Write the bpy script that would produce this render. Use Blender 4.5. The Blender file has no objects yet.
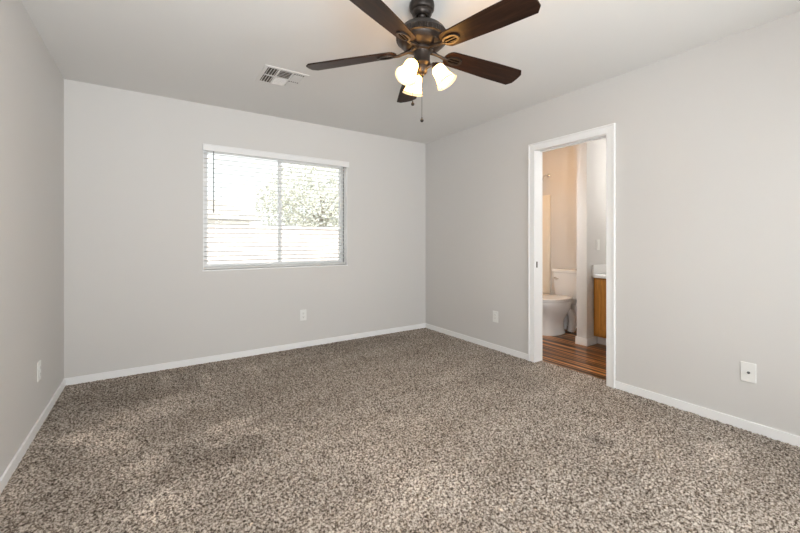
import bpy, bmesh, math, random
import numpy as np
from mathutils import Vector, Matrix

random.seed(4)
C = bpy.context.scene.collection
PI = math.pi

# ------------------------------------------------------------------ camera
cam_d = bpy.data.cameras.new('camera')
cam_d.sensor_width = 36.0
cam_d.lens = 374.0 / 800.0 * 36.0
cam_d.shift_y = -26.0 / 800.0
cam_d.clip_start = 0.02
cam = bpy.data.objects.new('camera', cam_d)
cam.location = (0, 0, 1.153)
cam.rotation_euler = (math.radians(90), 0, math.radians(-33.5))
C.objects.link(cam)
bpy.context.scene.camera = cam

# ------------------------------------------------------------------ exposure
vs = bpy.context.scene.view_settings
vs.view_transform = 'Standard'
vs.look = 'None'
vs.gamma = 1.0
vs.use_curve_mapping = False
vs.exposure = 0.08

# ------------------------------------------------------------------ sky
W = bpy.data.worlds.new('sky')
bpy.context.scene.world = W
W.use_nodes = True
wn = W.node_tree.nodes
wn['Background'].inputs[0].default_value = (0.93, 0.97, 1.0, 1)
wn['Background'].inputs[1].default_value = 1.7

# room measures (metres)
XL, XR, YF, YB, H = -0.588, 3.028, -0.70, 3.96, 2.44
XB = 4.70                      # far wall of the bathroom
WT = 0.10                      # wall between bedroom and bathroom
WX0, WX1, WZ0, WZ1 = 0.397, 1.885, 0.875, 2.055       # window in the back wall
FX0, FX1, FZ0, FZ1 = 1.05, 2.75, 0.30, 1.90          # added window behind the camera, an opening for fill light
HX0, HX1, HZ = -0.50, 0.32, 2.03                        # added doorway behind the camera, an opening for fill light
DY0, DY1, DZ = 1.579, 2.252, 2.005                    # bathroom doorway


def area(name, loc, rot, sx, sy, power, col, portal=False):
    l = bpy.data.lights.new(name, 'AREA')
    l.shape = 'RECTANGLE'
    l.size, l.size_y, l.energy, l.color = sx, sy, power, col
    if portal:
        l.cycles.is_portal = True
    o = bpy.data.objects.new(name, l)
    o.location, o.rotation_euler = loc, rot
    C.objects.link(o)
    return o


# fill light added behind the camera, shining in through the added doorway
area('doorway_fill', (-0.09, YF - 0.45, 1.05), (math.radians(90 + 55), 0, math.radians(-48)), 0.78, 1.3, 150.0, (0.95, 0.98, 1.0))
# second fill light, added outside the added window behind the camera
area('front_window_fill', ((FX0 + FX1) / 2, YF - 0.42, (FZ0 + FZ1) / 2 - 0.05), (math.radians(90 + 6), 0, math.radians(35)),
     FX1 - FX0, FZ1 - FZ0, 55.0, (0.95, 0.98, 1.0))
# sky portal outside the window
area('portal_back_window', ((WX0 + WX1) / 2, YB + 0.22, (WZ0 + WZ1) / 2), (math.radians(-90), 0, 0),
     WX1 - WX0, WZ1 - WZ0, 1.0, (1, 1, 1), portal=True)
# sun standing behind the house, on the yard and the fence beyond
sun_d = bpy.data.lights.new('sun', 'SUN')
sun_d.energy, sun_d.angle, sun_d.color = 7.0, 0.01, (1.0, 0.97, 0.93)
sun = bpy.data.objects.new('sun', sun_d)
sun.rotation_euler = Vector((-0.30, 0.60, -0.75)).to_track_quat('-Z', 'Y').to_euler()
C.objects.link(sun)


# ------------------------------------------------------------------ materials
def mat(name, col, rough=0.5, metal=0.0, spec=0.5, bump=None, var=None):
    m = bpy.data.materials.new(name)
    m.use_nodes = True
    nt = m.node_tree
    b = nt.nodes['Principled BSDF']
    b.inputs['Base Color'].default_value = (*col, 1)
    b.inputs['Roughness'].default_value = rough
    b.inputs['Metallic'].default_value = metal
    b.inputs['Specular IOR Level'].default_value = spec
    tc = nt.nodes.new('ShaderNodeTexCoord')
    if bump:
        n = nt.nodes.new('ShaderNodeTexNoise')
        n.inputs['Scale'].default_value = bump[0]
        n.inputs['Detail'].default_value = 3
        nt.links.new(tc.outputs['Object'], n.inputs['Vector'])
        bp = nt.nodes.new('ShaderNodeBump')
        bp.inputs['Strength'].default_value = bump[1]
        bp.inputs['Distance'].default_value = 0.002
        nt.links.new(n.outputs['Fac'], bp.inputs['Height'])
        nt.links.new(bp.outputs['Normal'], b.inputs['Normal'])
    if var:
        n = nt.nodes.new('ShaderNodeTexNoise')
        n.inputs['Scale'].default_value = var[0]
        n.inputs['Detail'].default_value = 4
        nt.links.new(tc.outputs['Object'], n.inputs['Vector'])
        r = nt.nodes.new('ShaderNodeValToRGB')
        k = var[1]
        r.color_ramp.elements[0].color = (col[0] * (1 - k), col[1] * (1 - k), col[2] * (1 - k), 1)
        r.color_ramp.elements[1].color = (min(1, col[0] * (1 + k)), min(1, col[1] * (1 + k)), min(1, col[2] * (1 + k)), 1)
        r.color_ramp.elements[0].position = 0.3
        r.color_ramp.elements[1].position = 0.7
        nt.links.new(n.outputs['Fac'], r.inputs['Fac'])
        nt.links.new(r.outputs['Color'], b.inputs['Base Color'])
    return m


def emit(name, col, strength, base=(0.9, 0.85, 0.75)):
    m = mat(name, base, 0.35)
    b = m.node_tree.nodes['Principled BSDF']
    b.inputs['Emission Color'].default_value = (*col, 1)
    b.inputs['Emission Strength'].default_value = strength
    return m


def wood(name, stops, stretch, scale, rough, ring=6.0):
    """grain running along one object axis; stretch = mapping scale (small along the grain)"""
    m = bpy.data.materials.new(name)
    m.use_nodes = True
    nt = m.node_tree
    b = nt.nodes['Principled BSDF']
    b.inputs['Roughness'].default_value = rough
    tc = nt.nodes.new('ShaderNodeTexCoord')
    mp = nt.nodes.new('ShaderNodeMapping')
    mp.inputs['Scale'].default_value = stretch
    n = nt.nodes.new('ShaderNodeTexNoise')
    n.inputs['Scale'].default_value = scale
    n.inputs['Detail'].default_value = ring
    n.inputs['Roughness'].default_value = 0.6
    r = nt.nodes.new('ShaderNodeValToRGB')
    els = r.color_ramp.elements
    els[0].position, els[0].color = stops[0][0], (*stops[0][1], 1)
    els[1].position, els[1].color = stops[-1][0], (*stops[-1][1], 1)
    for p, c in stops[1:-1]:
        e = els.new(p)
        e.color = (*c, 1)
    nt.links.new(tc.outputs['Object'], mp.inputs['Vector'])
    nt.links.new(mp.outputs['Vector'], n.inputs['Vector'])
    nt.links.new(n.outputs['Fac'], r.inputs['Fac'])
    b.inputs['Specular IOR Level'].default_value = 0.15
    nt.links.new(r.outputs['Color'], b.inputs['Base Color'])
    return m


M = {}
M['wall'] = mat('greige_wall_paint', (0.665, 0.65, 0.632), 0.75, spec=0.25, bump=(140, 0.12))
M['ceiling'] = mat('ceiling_paint', (0.75, 0.735, 0.715), 0.85, spec=0.2, bump=(110, 0.15))
M['trim'] = mat('white_trim_paint', (0.90, 0.90, 0.90), 0.4)
M['vinyl'] = mat('white_vinyl', (0.82, 0.82, 0.82), 0.35)
M['slat'] = mat('white_blind_slat', (0.90, 0.90, 0.89), 0.4)
nt_ = M['slat'].node_tree      # thin vinyl lets some daylight through
tl_ = nt_.nodes.new('ShaderNodeBsdfTranslucent')
tl_.inputs[0].default_value = (0.90, 0.90, 0.88, 1)
mx_ = nt_.nodes.new('ShaderNodeMixShader')
mx_.inputs[0].default_value = 0.35
nt_.links.new(nt_.nodes['Principled BSDF'].outputs[0], mx_.inputs[1])
nt_.links.new(tl_.outputs[0], mx_.inputs[2])
nt_.links.new(mx_.outputs[0], nt_.nodes['Material Output'].inputs[0])
M['plate'] = mat('white_plastic', (0.83, 0.83, 0.81), 0.35)
M['dark'] = mat('dark_recess', (0.05, 0.045, 0.04), 0.8)
M['black'] = mat('black_recess', (0.004, 0.003, 0.003), 0.9, spec=0.05)
M['greydark'] = mat('dark_grey_plastic', (0.12, 0.12, 0.12), 0.5)
M['bronze'] = mat('oil_rubbed_bronze', (0.030, 0.023, 0.019), 0.40, metal=0.5, var=(30, 0.3))
M['brass'] = mat('brushed_nickel', (0.55, 0.52, 0.48), 0.3, metal=1.0)
M['chrome'] = mat('chrome', (0.75, 0.75, 0.75), 0.12, metal=1.0)
M['porcelain'] = mat('white_porcelain', (0.80, 0.80, 0.80), 0.12)
M['surround'] = mat('cream_acrylic', (0.86, 0.80, 0.70), 0.25)
M['marble'] = mat('white_cultured_marble', (0.86, 0.86, 0.85), 0.2)
M['vent'] = mat('white_enamel', (0.72, 0.70, 0.68), 0.5)
M['vent_back'] = mat('vent_duct', (0.10, 0.085, 0.07), 0.8)
M['slab'] = mat('concrete_slab', (0.35, 0.34, 0.33), 0.9)
M['blade'] = wood('dark_walnut', [(0.3, (0.011, 0.0055, 0.0035)), (0.5, (0.022, 0.010, 0.006)), (0.7, (0.042, 0.019, 0.010))],
                  (2.0, 26.0, 26.0), 2.2, 0.42)
M['oak'] = wood('honey_oak', [(0.3, (0.38, 0.175, 0.042)), (0.7, (0.60, 0.28, 0.065))], (20, 20, 1.6), 2.5, 0.4)
M['plank'] = None


def plank_material():
    m = bpy.data.materials.new('striped_wood_plank')
    m.use_nodes = True
    nt = m.node_tree
    b = nt.nodes['Principled BSDF']
    b.inputs['Roughness'].default_value = 0.3
    tc = nt.nodes.new('ShaderNodeTexCoord')
    mp = nt.nodes.new('ShaderNodeMapping')
    mp.inputs['Scale'].default_value = (26.0, 0.5, 1.0)
    nt.links.new(tc.outputs['Object'], mp.inputs['Vector'])
    n = nt.nodes.new('ShaderNodeTexNoise')
    n.inputs['Scale'].default_value = 1.0
    n.inputs['Detail'].default_value = 1.5
    nt.links.new(mp.outputs['Vector'], n.inputs['Vector'])
    r = nt.nodes.new('ShaderNodeValToRGB')
    els = r.color_ramp.elements
    els[0].position, els[0].color = 0.44, (0.022, 0.012, 0.006, 1)
    els[1].position, els[1].color = 0.60, (0.58, 0.26, 0.075, 1)
    for p, c in ((0.485, (0.050, 0.020, 0.009, 1)), (0.52, (0.14, 0.054, 0.017, 1)), (0.555, (0.33, 0.13, 0.034, 1))):
        els.new(p).color = c
    nt.links.new(n.outputs['Fac'], r.inputs['Fac'])
    nt.links.new(r.outputs['Color'], b.inputs['Base Color'])
    return m


M['plank'] = plank_material()


# strokes in the pile: x, y, direction, half length, half width, lighter (+) or darker (-)
STROKES = [
    (-0.31, 2.95, 18, 0.21, 0.105, 0.32),
    (-0.28, 2.80, -18, 0.23, 0.105, 0.35),
    (-0.19, 2.63, -40, 0.18, 0.135, 0.25),
    (-0.14, 3.03, -78, 0.20, 0.090, 0.22),
    (0.05, 1.94, -18, 0.17, 0.165, 0.32),
    (-0.03, 2.30, 79, 0.21, 0.135, 0.2),
    (0.42, 2.55, 5, 0.24, 0.090, 0.28),
    (0.46, 2.39, -3, 0.27, 0.090, 0.2),
    (0.07, 3.14, 54, 0.29, 0.210, 0.16),
    (0.10, 3.61, -85, 0.32, 0.060, 0.18),
    (0.37, 3.45, -85, 0.29, 0.060, 0.18),
    (0.75, 3.56, -89, 0.39, 0.060, 0.15),
    (1.53, 3.52, -92, 0.30, 0.045, 0.12),
    (-0.18, 3.49, -2, 0.64, 0.420, -0.16),
    (0.30, 2.27, -28, 0.33, 0.195, -0.18),
    (1.03, 1.95, -20, 0.63, 0.420, 0.1),
    (1.06, 1.41, -18, 0.32, 0.270, 0.14),
    (2.14, 1.17, -62, 0.11, 0.090, -0.28),
    (2.58, 0.73, -3, 0.20, 0.105, 0.22),
    (3.03, 0.76, -101, 0.34, 0.180, -0.14),
    (2.44, 2.20, -3, 0.33, 0.210, -0.15),
    (1.82, 3.77, -11, 0.98, 0.375, -0.1),
    (-0.55, 2.46, 94, 0.30, 0.150, 0.16),
    (0.71, 1.37, -49, 0.25, 0.180, 0.12),
    (1.92, 0.87, -90, 0.12, 0.075, -0.15),
]


def carpet_material():
    m = bpy.data.materials.new('brown_frieze_carpet')
    m.use_nodes = True
    nt = m.node_tree
    b = nt.nodes['Principled BSDF']
    b.inputs['Roughness'].default_value = 1.0
    b.inputs['Specular IOR Level'].default_value = 0.05
    tc = nt.nodes.new('ShaderNodeTexCoord')
    def noise(scale, detail, vec=None, rough=0.5):
        n = nt.nodes.new('ShaderNodeTexNoise')
        n.inputs['Scale'].default_value = scale
        n.inputs['Detail'].default_value = detail
        n.inputs['Roughness'].default_value = rough
        nt.links.new(vec if vec else tc.outputs['Object'], n.inputs['Vector'])
        return n.outputs['Fac']
    fine = noise(95.0, 2.0, rough=0.65)
    r = nt.nodes.new('ShaderNodeValToRGB')
    els = r.color_ramp.elements
    els[0].position, els[0].color = 0.35, (0.060, 0.046, 0.035, 1)
    els[1].position, els[1].color = 0.64, (0.70, 0.64, 0.575, 1)
    els.new(0.47).color = (0.275, 0.23, 0.193, 1)
    nt.links.new(fine, r.inputs['Fac'])
    # brushed nap: the pile lies lighter in some strokes than in others
    mp = nt.nodes.new('ShaderNodeMapping')
    mp.inputs['Rotation'].default_value = (0, 0, math.radians(28))
    mp.inputs['Scale'].default_value = (1.0, 2.6, 1.0)
    nt.links.new(tc.outputs['Object'], mp.inputs['Vector'])
    big = noise(1.5, 4.0, mp.outputs['Vector'], 0.55)
    r2 = nt.nodes.new('ShaderNodeValToRGB')
    r2.color_ramp.elements[0].position, r2.color_ramp.elements[0].color = 0.36, (0.90, 0.885, 0.87, 1)
    r2.color_ramp.elements[1].position, r2.color_ramp.elements[1].color = 0.66, (1.10, 1.10, 1.10, 1)
    nt.links.new(big, r2.inputs['Fac'])
    # single vacuum and foot strokes brushed into the pile
    wob = nt.nodes.new('ShaderNodeTexNoise')
    wob.inputs['Scale'].default_value = 7.0
    wob.inputs['Detail'].default_value = 3
    nt.links.new(tc.outputs['Object'], wob.inputs['Vector'])
    v1 = nt.nodes.new('ShaderNodeVectorMath')
    v1.operation = 'MULTIPLY_ADD'
    nt.links.new(wob.outputs['Color'], v1.inputs[0])
    v1.inputs[1].default_value = (0.2, 0.2, 0)
    v1.inputs[2].default_value = (-0.1, -0.1, 0)
    v2 = nt.nodes.new('ShaderNodeVectorMath')
    nt.links.new(v1.outputs[0], v2.inputs[0])
    nt.links.new(tc.outputs['Object'], v2.inputs[1])
    v3 = nt.nodes.new('ShaderNodeVectorMath')
    v3.operation = 'MULTIPLY'
    nt.links.new(v2.outputs[0], v3.inputs[0])
    v3.inputs[1].default_value = (1, 1, 0)
    acc = None
    for x, y, ang, hl, hwid, g in STROKES:
        mp = nt.nodes.new('ShaderNodeMapping')
        mp.vector_type = 'TEXTURE'
        mp.inputs['Location'].default_value = (x, y, 0)
        mp.inputs['Rotation'].default_value = (0, 0, math.radians(ang))
        mp.inputs['Scale'].default_value = (hl, hwid, 1)
        nt.links.new(v3.outputs[0], mp.inputs['Vector'])
        gr = nt.nodes.new('ShaderNodeTexGradient')
        gr.gradient_type = 'SPHERICAL'
        nt.links.new(mp.outputs[0], gr.inputs[0])
        sm = nt.nodes.new('ShaderNodeMapRange')
        sm.interpolation_type = 'SMOOTHSTEP'
        sm.inputs[1].default_value, sm.inputs[2].default_value = 0.0, 0.55
        sm.inputs[3].default_value, sm.inputs[4].default_value = 0.0, g * 1.15
        nt.links.new(gr.outputs['Fac'], sm.inputs[0])
        ad = nt.nodes.new('ShaderNodeMath')
        nt.links.new(sm.outputs[0], ad.inputs[0])
        if acc is None:
            ad.inputs[1].default_value = 1.0
        else:
            nt.links.new(acc, ad.inputs[1])
        acc = ad.outputs[0]
    mxs = nt.nodes.new('ShaderNodeMix')
    mxs.data_type = 'RGBA'
    mxs.blend_type = 'MULTIPLY'
    mxs.inputs[0].default_value = 1.0
    nt.links.new(r.outputs['Color'], mxs.inputs[6])
    nt.links.new(acc, mxs.inputs[7])
    mx = nt.nodes.new('ShaderNodeMix')
    mx.data_type = 'RGBA'
    mx.blend_type = 'MULTIPLY'
    mx.inputs[0].default_value = 1.0
    nt.links.new(mxs.outputs[2], mx.inputs[6])
    nt.links.new(r2.outputs['Color'], mx.inputs[7])
    nt.links.new(mx.outputs[2], b.inputs['Base Color'])
    return m


M['carpet'] = carpet_material()


def glass_material():
    m = bpy.data.materials.new('window_glass')
    m.use_nodes = True
    nt = m.node_tree
    nt.nodes.clear()
    out = nt.nodes.new('ShaderNodeOutputMaterial')
    tr = nt.nodes.new('ShaderNodeBsdfTransparent')
    tr.inputs[0].default_value = (0.95, 0.96, 0.95, 1)
    gl = nt.nodes.new('ShaderNodeBsdfGlossy')
    gl.inputs['Roughness'].default_value = 0.02
    fr = nt.nodes.new('ShaderNodeFresnel')
    fr.inputs[0].default_value = 1.3
    mx = nt.nodes.new('ShaderNodeMixShader')
    nt.links.new(fr.outputs[0], mx.inputs[0])
    nt.links.new(tr.outputs[0], mx.inputs[1])
    nt.links.new(gl.outputs[0], mx.inputs[2])
    nt.links.new(mx.outputs[0], out.inputs[0])
    return m


M['glass'] = glass_material()
M['shade'] = emit('glowing_frosted_glass', (1.0, 0.50, 0.12), 20.0)
M['rim'] = emit('rim_glow_falloff', (1.0, 0.80, 0.48), 0.75, (0.25, 0.22, 0.16))  # falloff of the lamp glow put into the rim's own dimmer colour
M['bulb'] = emit('lit_bulb', (1.0, 0.62, 0.26), 40.0)
M['warm_diffuser'] = emit('warm_lamp_diffuser', (1.0, 0.47, 0.08), 31.0)
M['fill_glow'] = emit('toilet_fill_glow', (0.97, 0.99, 1.0), 60.0)  # glow of the globe added for the toilet
M['vanity_glass'] = emit('vanity_glass', (1.0, 0.98, 0.95), 38.0)
M['block'] = mat('pink_block_wall', (0.57, 0.51, 0.48), 0.9, var=(3, 0.12))
M['leaf'] = mat('tree_leaves', (0.60, 0.60, 0.52), 0.8, var=(5, 0.25))
M['bark'] = mat('tree_bark', (0.42, 0.38, 0.33), 0.9)
M['gravel'] = mat('desert_gravel', (0.68, 0.65, 0.61), 0.95, var=(20, 0.2))
M['stucco'] = mat('tan_stucco', (0.80, 0.78, 0.75), 0.9)
M['rooftile'] = mat('tan_roof_tile', (0.50, 0.47, 0.44), 0.85, var=(6, 0.2))


# ------------------------------------------------------------------ mesh helpers
def add_box(bm, x0, x1, y0, y1, z0, z1, bev=0.0):
    b = bmesh.new()
    bmesh.ops.create_cube(b, size=1.0)
    for v in b.verts:
        v.co = Vector(((x0 + x1) / 2 + v.co.x * (x1 - x0), (y0 + y1) / 2 + v.co.y * (y1 - y0), (z0 + z1) / 2 + v.co.z * (z1 - z0)))
    if bev:
        bmesh.ops.bevel(b, geom=list(b.edges), offset=bev, segments=2, affect='EDGES', profile=0.5)
    merge(bm, b)


def merge(bm, b, mtx=None):
    if mtx is not None:
        bmesh.ops.transform(b, matrix=mtx, verts=b.verts)
    me = bpy.data.meshes.new('tmp')
    b.to_mesh(me)
    b.free()
    bm.from_mesh(me)
    bpy.data.meshes.remove(me)


def add_lathe(bm, prof, seg=48, mtx=None, flute=None):
    """prof: list of (radius, z); flute=(index_from, index_to, count, depth) ribs a band of the profile"""
    b = bmesh.new()
    rows = []
    for i, (r, z) in enumerate(prof):
        if r < 1e-6:
            rows.append([b.verts.new((0, 0, z))])
            continue
        row = []
        for k in range(seg):
            rr = r
            if flute and flute[0] <= i <= flute[1]:
                rr = r - (flute[3] if k % 2 else 0.0)
            a = 2 * PI * k / seg
            row.append(b.verts.new((rr * math.cos(a), rr * math.sin(a), z)))
        rows.append(row)
    for r0, r1 in zip(rows, rows[1:]):
        for k in range(seg):
            k2 = (k + 1) % seg
            if len(r0) == 1 and len(r1) == 1:
                continue
            if len(r0) == 1:
                b.faces.new((r0[0], r1[k2], r1[k]))
            elif len(r1) == 1:
                b.faces.new((r0[k], r0[k2], r1[0]))
            else:
                b.faces.new((r0[k], r0[k2], r1[k2], r1[k]))
    bmesh.ops.recalc_face_normals(b, faces=b.faces)
    merge(bm, b, mtx)


def add_tube(bm, pts, rad, seg=12):
    """round tube along points, radius a number or one per point"""
    pts = [Vector(p) for p in pts]
    b = bmesh.new()
    rows = []
    ref = None
    for i, p in enumerate(pts):
        d = (pts[min(i + 1, len(pts) - 1)] - pts[max(i - 1, 0)]).normalized()
        if ref is None:
            ref = d.orthogonal().normalized()
        u = (ref - d * ref.dot(d)).normalized()
        ref = u
        w = d.cross(u)
        r = rad[i] if isinstance(rad, (list, tuple)) else rad
        rows.append([b.verts.new(p + (u * math.cos(2 * PI * k / seg) + w * math.sin(2 * PI * k / seg)) * r) for k in range(seg)])
    for r0, r1 in zip(rows, rows[1:]):
        for k in range(seg):
            b.faces.new((r0[k], r0[(k + 1) % seg], r1[(k + 1) % seg], r1[k]))
    b.faces.new(rows[0][::-1])
    b.faces.new(rows[-1])
    bmesh.ops.recalc_face_normals(b, faces=b.faces)
    merge(bm, b)


def add_prism(bm, outline, z0, z1, mtx=None, bev=0.0):
    b = bmesh.new()
    lo = [b.verts.new((x, y, z0)) for x, y in outline]
    hi = [b.verts.new((x, y, z1)) for x, y in outline]
    n = len(outline)
    b.faces.new(lo[::-1])
    b.faces.new(hi)
    for i in range(n):
        b.faces.new((lo[i], lo[(i + 1) % n], hi[(i + 1) % n], hi[i]))
    bmesh.ops.recalc_face_normals(b, faces=b.faces)
    if bev:
        bmesh.ops.bevel(b, geom=[e for e in b.edges if abs(e.verts[0].co.z - e.verts[1].co.z) < 1e-6],
                        offset=bev, segments=2, affect='EDGES', profile=0.5)
    merge(bm, b, mtx)


def add_loft(bm, rings, seg=40, power=2.0, cap=True):
    """rings: (z, cx, rx, ry) superellipse sections joined along z"""
    b = bmesh.new()
    rows = []
    for z, cx, rx, ry in rings:
        row = []
        for k in range(seg):
            a = 2 * PI * k / seg
            c, s = math.cos(a), math.sin(a)
            row.append(b.verts.new((cx + rx * math.copysign(abs(c) ** (2 / power), c), ry * math.copysign(abs(s) ** (2 / power), s), z)))
        rows.append(row)
    for r0, r1 in zip(rows, rows[1:]):
        for k in range(seg):
            b.faces.new((r0[k], r0[(k + 1) % seg], r1[(k + 1) % seg], r1[k]))
    if cap:
        b.faces.new(rows[0][::-1])
        b.faces.new(rows[-1])
    bmesh.ops.recalc_face_normals(b, faces=b.faces)
    merge(bm, b)


def add_ball(bm, c, r, seg=16):
    b = bmesh.new()
    bmesh.ops.create_uvsphere(b, u_segments=seg, v_segments=seg // 2 + 2, radius=r)
    merge(bm, b, Matrix.Translation(c))


def add_frame(bm, x0, x1, y0, y1, z0, z1, w, plane='xz'):
    """four bars of width w round a rectangle, butted without overlap"""
    if plane == 'xz':
        for b in ((x0, x0 + w, y0, y1, z0, z1), (x1 - w, x1, y0, y1, z0, z1), (x0 + w, x1 - w, y0, y1, z0, z0 + w), (x0 + w, x1 - w, y0, y1, z1 - w, z1)):
            add_box(bm, *b)
    elif plane == 'xy':
        for b in ((x0, x0 + w, y0, y1, z0, z1), (x1 - w, x1, y0, y1, z0, z1), (x0 + w, x1 - w, y0, y0 + w, z0, z1), (x0 + w, x1 - w, y1 - w, y1, z0, z1)):
            add_box(bm, *b)
    else:
        for b in ((x0, x1, y0, y0 + w, z0, z1), (x0, x1, y1 - w, y1, z0, z1), (x0, x1, y0 + w, y1 - w, z0, z0 + w), (x0, x1, y0 + w, y1 - w, z1 - w, z1)):
            add_box(bm, *b)


def obj(name, bm, m, parent=None, smooth=False, label=None):
    me = bpy.data.meshes.new(name)
    bm.to_mesh(me)
    bm.free()
    me.materials.append(m)
    if smooth:
        for p in me.polygons:
            p.use_smooth = True
        me.set_sharp_from_angle(angle=math.radians(40))
    o = bpy.data.objects.new(name, me)
    C.objects.link(o)
    if parent:
        o.parent = parent
    if label:
        o['label'] = label
    return o


def tag(o, label, cat, group=None, kind=None):
    o['label'] = label
    o['category'] = cat
    if group:
        o['group'] = group
    if kind:
        o['kind'] = kind
    return o


def thing(name, label, cat, loc=(0, 0, 0), rot=(0, 0, 0), group=None, kind=None):
    o = bpy.data.objects.new(name, None)
    o.empty_display_size = 0.1
    C.objects.link(o)
    o.location, o.rotation_euler = loc, rot
    return tag(o, label, cat, group, kind)


def struct(name, bm, m, label, cat):
    return tag(obj(name, bm, m), label, cat, kind='structure')


def boxes(*bs, bev=0.0):
    bm = bmesh.new()
    for b in bs:
        add_box(bm, *b, bev=bev)
    return bm


# ------------------------------------------------------------------ room shell
T = 0.15
struct('floor', boxes((XL - T, XR + 0.095, YF - T, YB + T, -0.16, -0.022)), M['slab'], 'concrete slab under the bedroom carpet', 'floor')
struct('floor_bathroom', boxes((XR + 0.095, XB + T, 0.85, YB + T, -0.16, -0.006)), M['plank'],
       'striped orange and dark brown wood plank floor of the bathroom', 'floor')
struct('ceiling', boxes((XL - T, XR + 0.05, YF - T, YB + T, H, H + 0.12)), M['ceiling'], 'light greige bedroom ceiling', 'ceiling')
struct('ceiling_bathroom', boxes((XR + 0.05, XB + T, 0.85, YB + T, H, H + 0.12)), M['ceiling'], 'ceiling of the bathroom', 'ceiling')
struct('wall_left', boxes((XL - T, XL, YF, YB, -0.03, H)), M['wall'], 'plain greige wall on the left of the room', 'wall')
struct('wall_back', boxes((XL - T, WX0, YB, YB + T, -0.03, H), (WX1, XB + T, YB, YB + T, -0.03, H),
                          (WX0, WX1, YB, YB + T, -0.03, WZ0), (WX0, WX1, YB, YB + T, WZ1, H)), M['wall'],
       'greige wall with the window in it', 'wall')
struct('wall_right', boxes((XR, XR + WT, YF, DY0 - 0.018, -0.03, H), (XR, XR + WT, DY1 + 0.018, YB, -0.03, H),
                           (XR, XR + WT, DY0 - 0.018, DY1 + 0.018, DZ + 0.018, H)), M['wall'],
       'greige wall on the right with the bathroom doorway in it', 'wall')
struct('wall_front', boxes((XL - T, HX0, YF - 0.12, YF, -0.03, H), (HX1, FX0, YF - 0.12, YF, -0.03, H), (FX1, XR + WT, YF - 0.12, YF, -0.03, H),
                           (HX0, HX1, YF - 0.12, YF, HZ, H), (FX0, FX1, YF - 0.12, YF, -0.03, FZ0), (FX0, FX1, YF - 0.12, YF, FZ1, H)),
       M['wall'], 'wall behind the camera with a doorway and a window added for fill light', 'wall')
struct('wall_added_hall', boxes((-1.0, -0.9, -2.6, YF - 0.12, -0.03, H), (0.62, 0.72, -2.6, YF - 0.12, -0.03, H), (-1.0, 0.72, -2.7, -2.6, -0.03, H)),
       M['wall'], 'unseen walls added round the fill light behind the camera', 'wall')  # hall box added unseen, to house the fill light and block sun
struct('floor_added_hall', boxes((-1.0, 0.72, -2.7, YF - T, -0.16, -0.012)), M['slab'], 'unseen floor added under the fill light behind the camera', 'floor')
struct('ceiling_added_hall', boxes((-1.0, 0.72, -2.7, YF - T, H, H + 0.12)), M['ceiling'], 'unseen ceiling added over the fill light to keep the sun out', 'ceiling')
struct('wall_bathroom_far', boxes((XB, XB + T, 0.85, YB, -0.03, H)), M['wall'], 'far bathroom wall behind the toilet', 'wall')
struct('wall_bathroom_near', boxes((XR + WT, XB, 0.85, 1.0, -0.03, H)), M['wall'], 'bathroom wall at the end of the vanity', 'wall')
PX, PY0, PY1 = 3.975, 2.292, 2.408
struct('wall_partition', boxes((PX, XB, PY0, PY1, -0.03, H)), M['wall'], 'short greige partition wall between toilet and vanity', 'wall')

BH, BT = 0.056, 0.012


def baseboard(name, x0, x1, y0, y1, label):
    bm = bmesh.new()
    add_box(bm, x0, x1, y0, y1, -0.02, BH, 0.003)
    return struct(name, bm, M['trim'], label, 'baseboard')


baseboard('baseboard_left', XL, XL + BT, YF, YB - BT, 'white baseboard along the left wall')
baseboard('baseboard_back', XL, XR, YB - BT, YB, 'white baseboard under the window wall')
baseboard('baseboard_right', XR - BT, XR, DY1 + 0.066, YB - BT, 'white baseboard between back corner and bathroom door')
baseboard('baseboard_right_near', XR - BT, XR, YF, DY0 - 0.066, 'white baseboard on the right wall near the camera')
baseboard('baseboard_front', HX1 + 0.07, XR - BT, YF, YF + BT, 'white baseboard on the wall behind the camera')
bb = bmesh.new()
add_box(bb, PX - BT, PX, PY0 - BT, PY1 + BT, -0.006, 0.078, 0.003)
add_box(bb, PX, 4.155, PY0 - BT, PY0, -0.006, 0.078, 0.003)
add_box(bb, PX, XB, PY1, PY1 + BT, -0.006, 0.078, 0.003)
struct('baseboard_partition', bb, M['trim'], 'white baseboard round the end of the partition wall', 'baseboard')
baseboard('baseboard_bathroom', XB - BT, XB, PY1 + BT, 3.2, 'white baseboard behind the toilet')

# doorway: casing, jamb, pocket track, strike plate
door = thing('door_1', 'white painted frame of the open bathroom doorway', 'door frame', (XR, 0, 0), kind='structure')
cw = 0.068
def u_frame(bm, y0, y1, zt, w, xa, xb, bev):
    """upside-down U of width w round an opening, x from xa to xb"""
    ol = [(y0 - w, -0.015), (y0 - w, zt + w), (y1 + w, zt + w), (y1 + w, -0.015), (y1, -0.015), (y1, zt), (y0, zt), (y0, -0.015)]
    add_prism(bm, ol, xa, xb, Matrix(((0, 0, 1, 0), (1, 0, 0, 0), (0, 1, 0, 0), (0, 0, 0, 1))), bev)


bm = bmesh.new()
u_frame(bm, DY0, DY1, DZ, cw - 0.018, -0.013, 0.0, 0.003)
u_frame(bm, DY0 - cw + 0.018, DY1 + cw - 0.018, DZ + cw - 0.018, 0.018, -0.019, 0.0, 0.004)
u_frame(bm, DY0, DY1, DZ, cw, WT, WT + 0.014, 0.003)
obj('casing', bm, M['trim'], door)
bm = boxes((0, WT, DY1, DY1 + 0.018, -0.015, DZ + 0.018), (0, WT, DY0 - 0.018, DY0, -0.015, DZ + 0.018),
           (0, 0.032, DY0, DY1, DZ, DZ + 0.018), (0.068, WT, DY0, DY1, DZ, DZ + 0.018))

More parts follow.
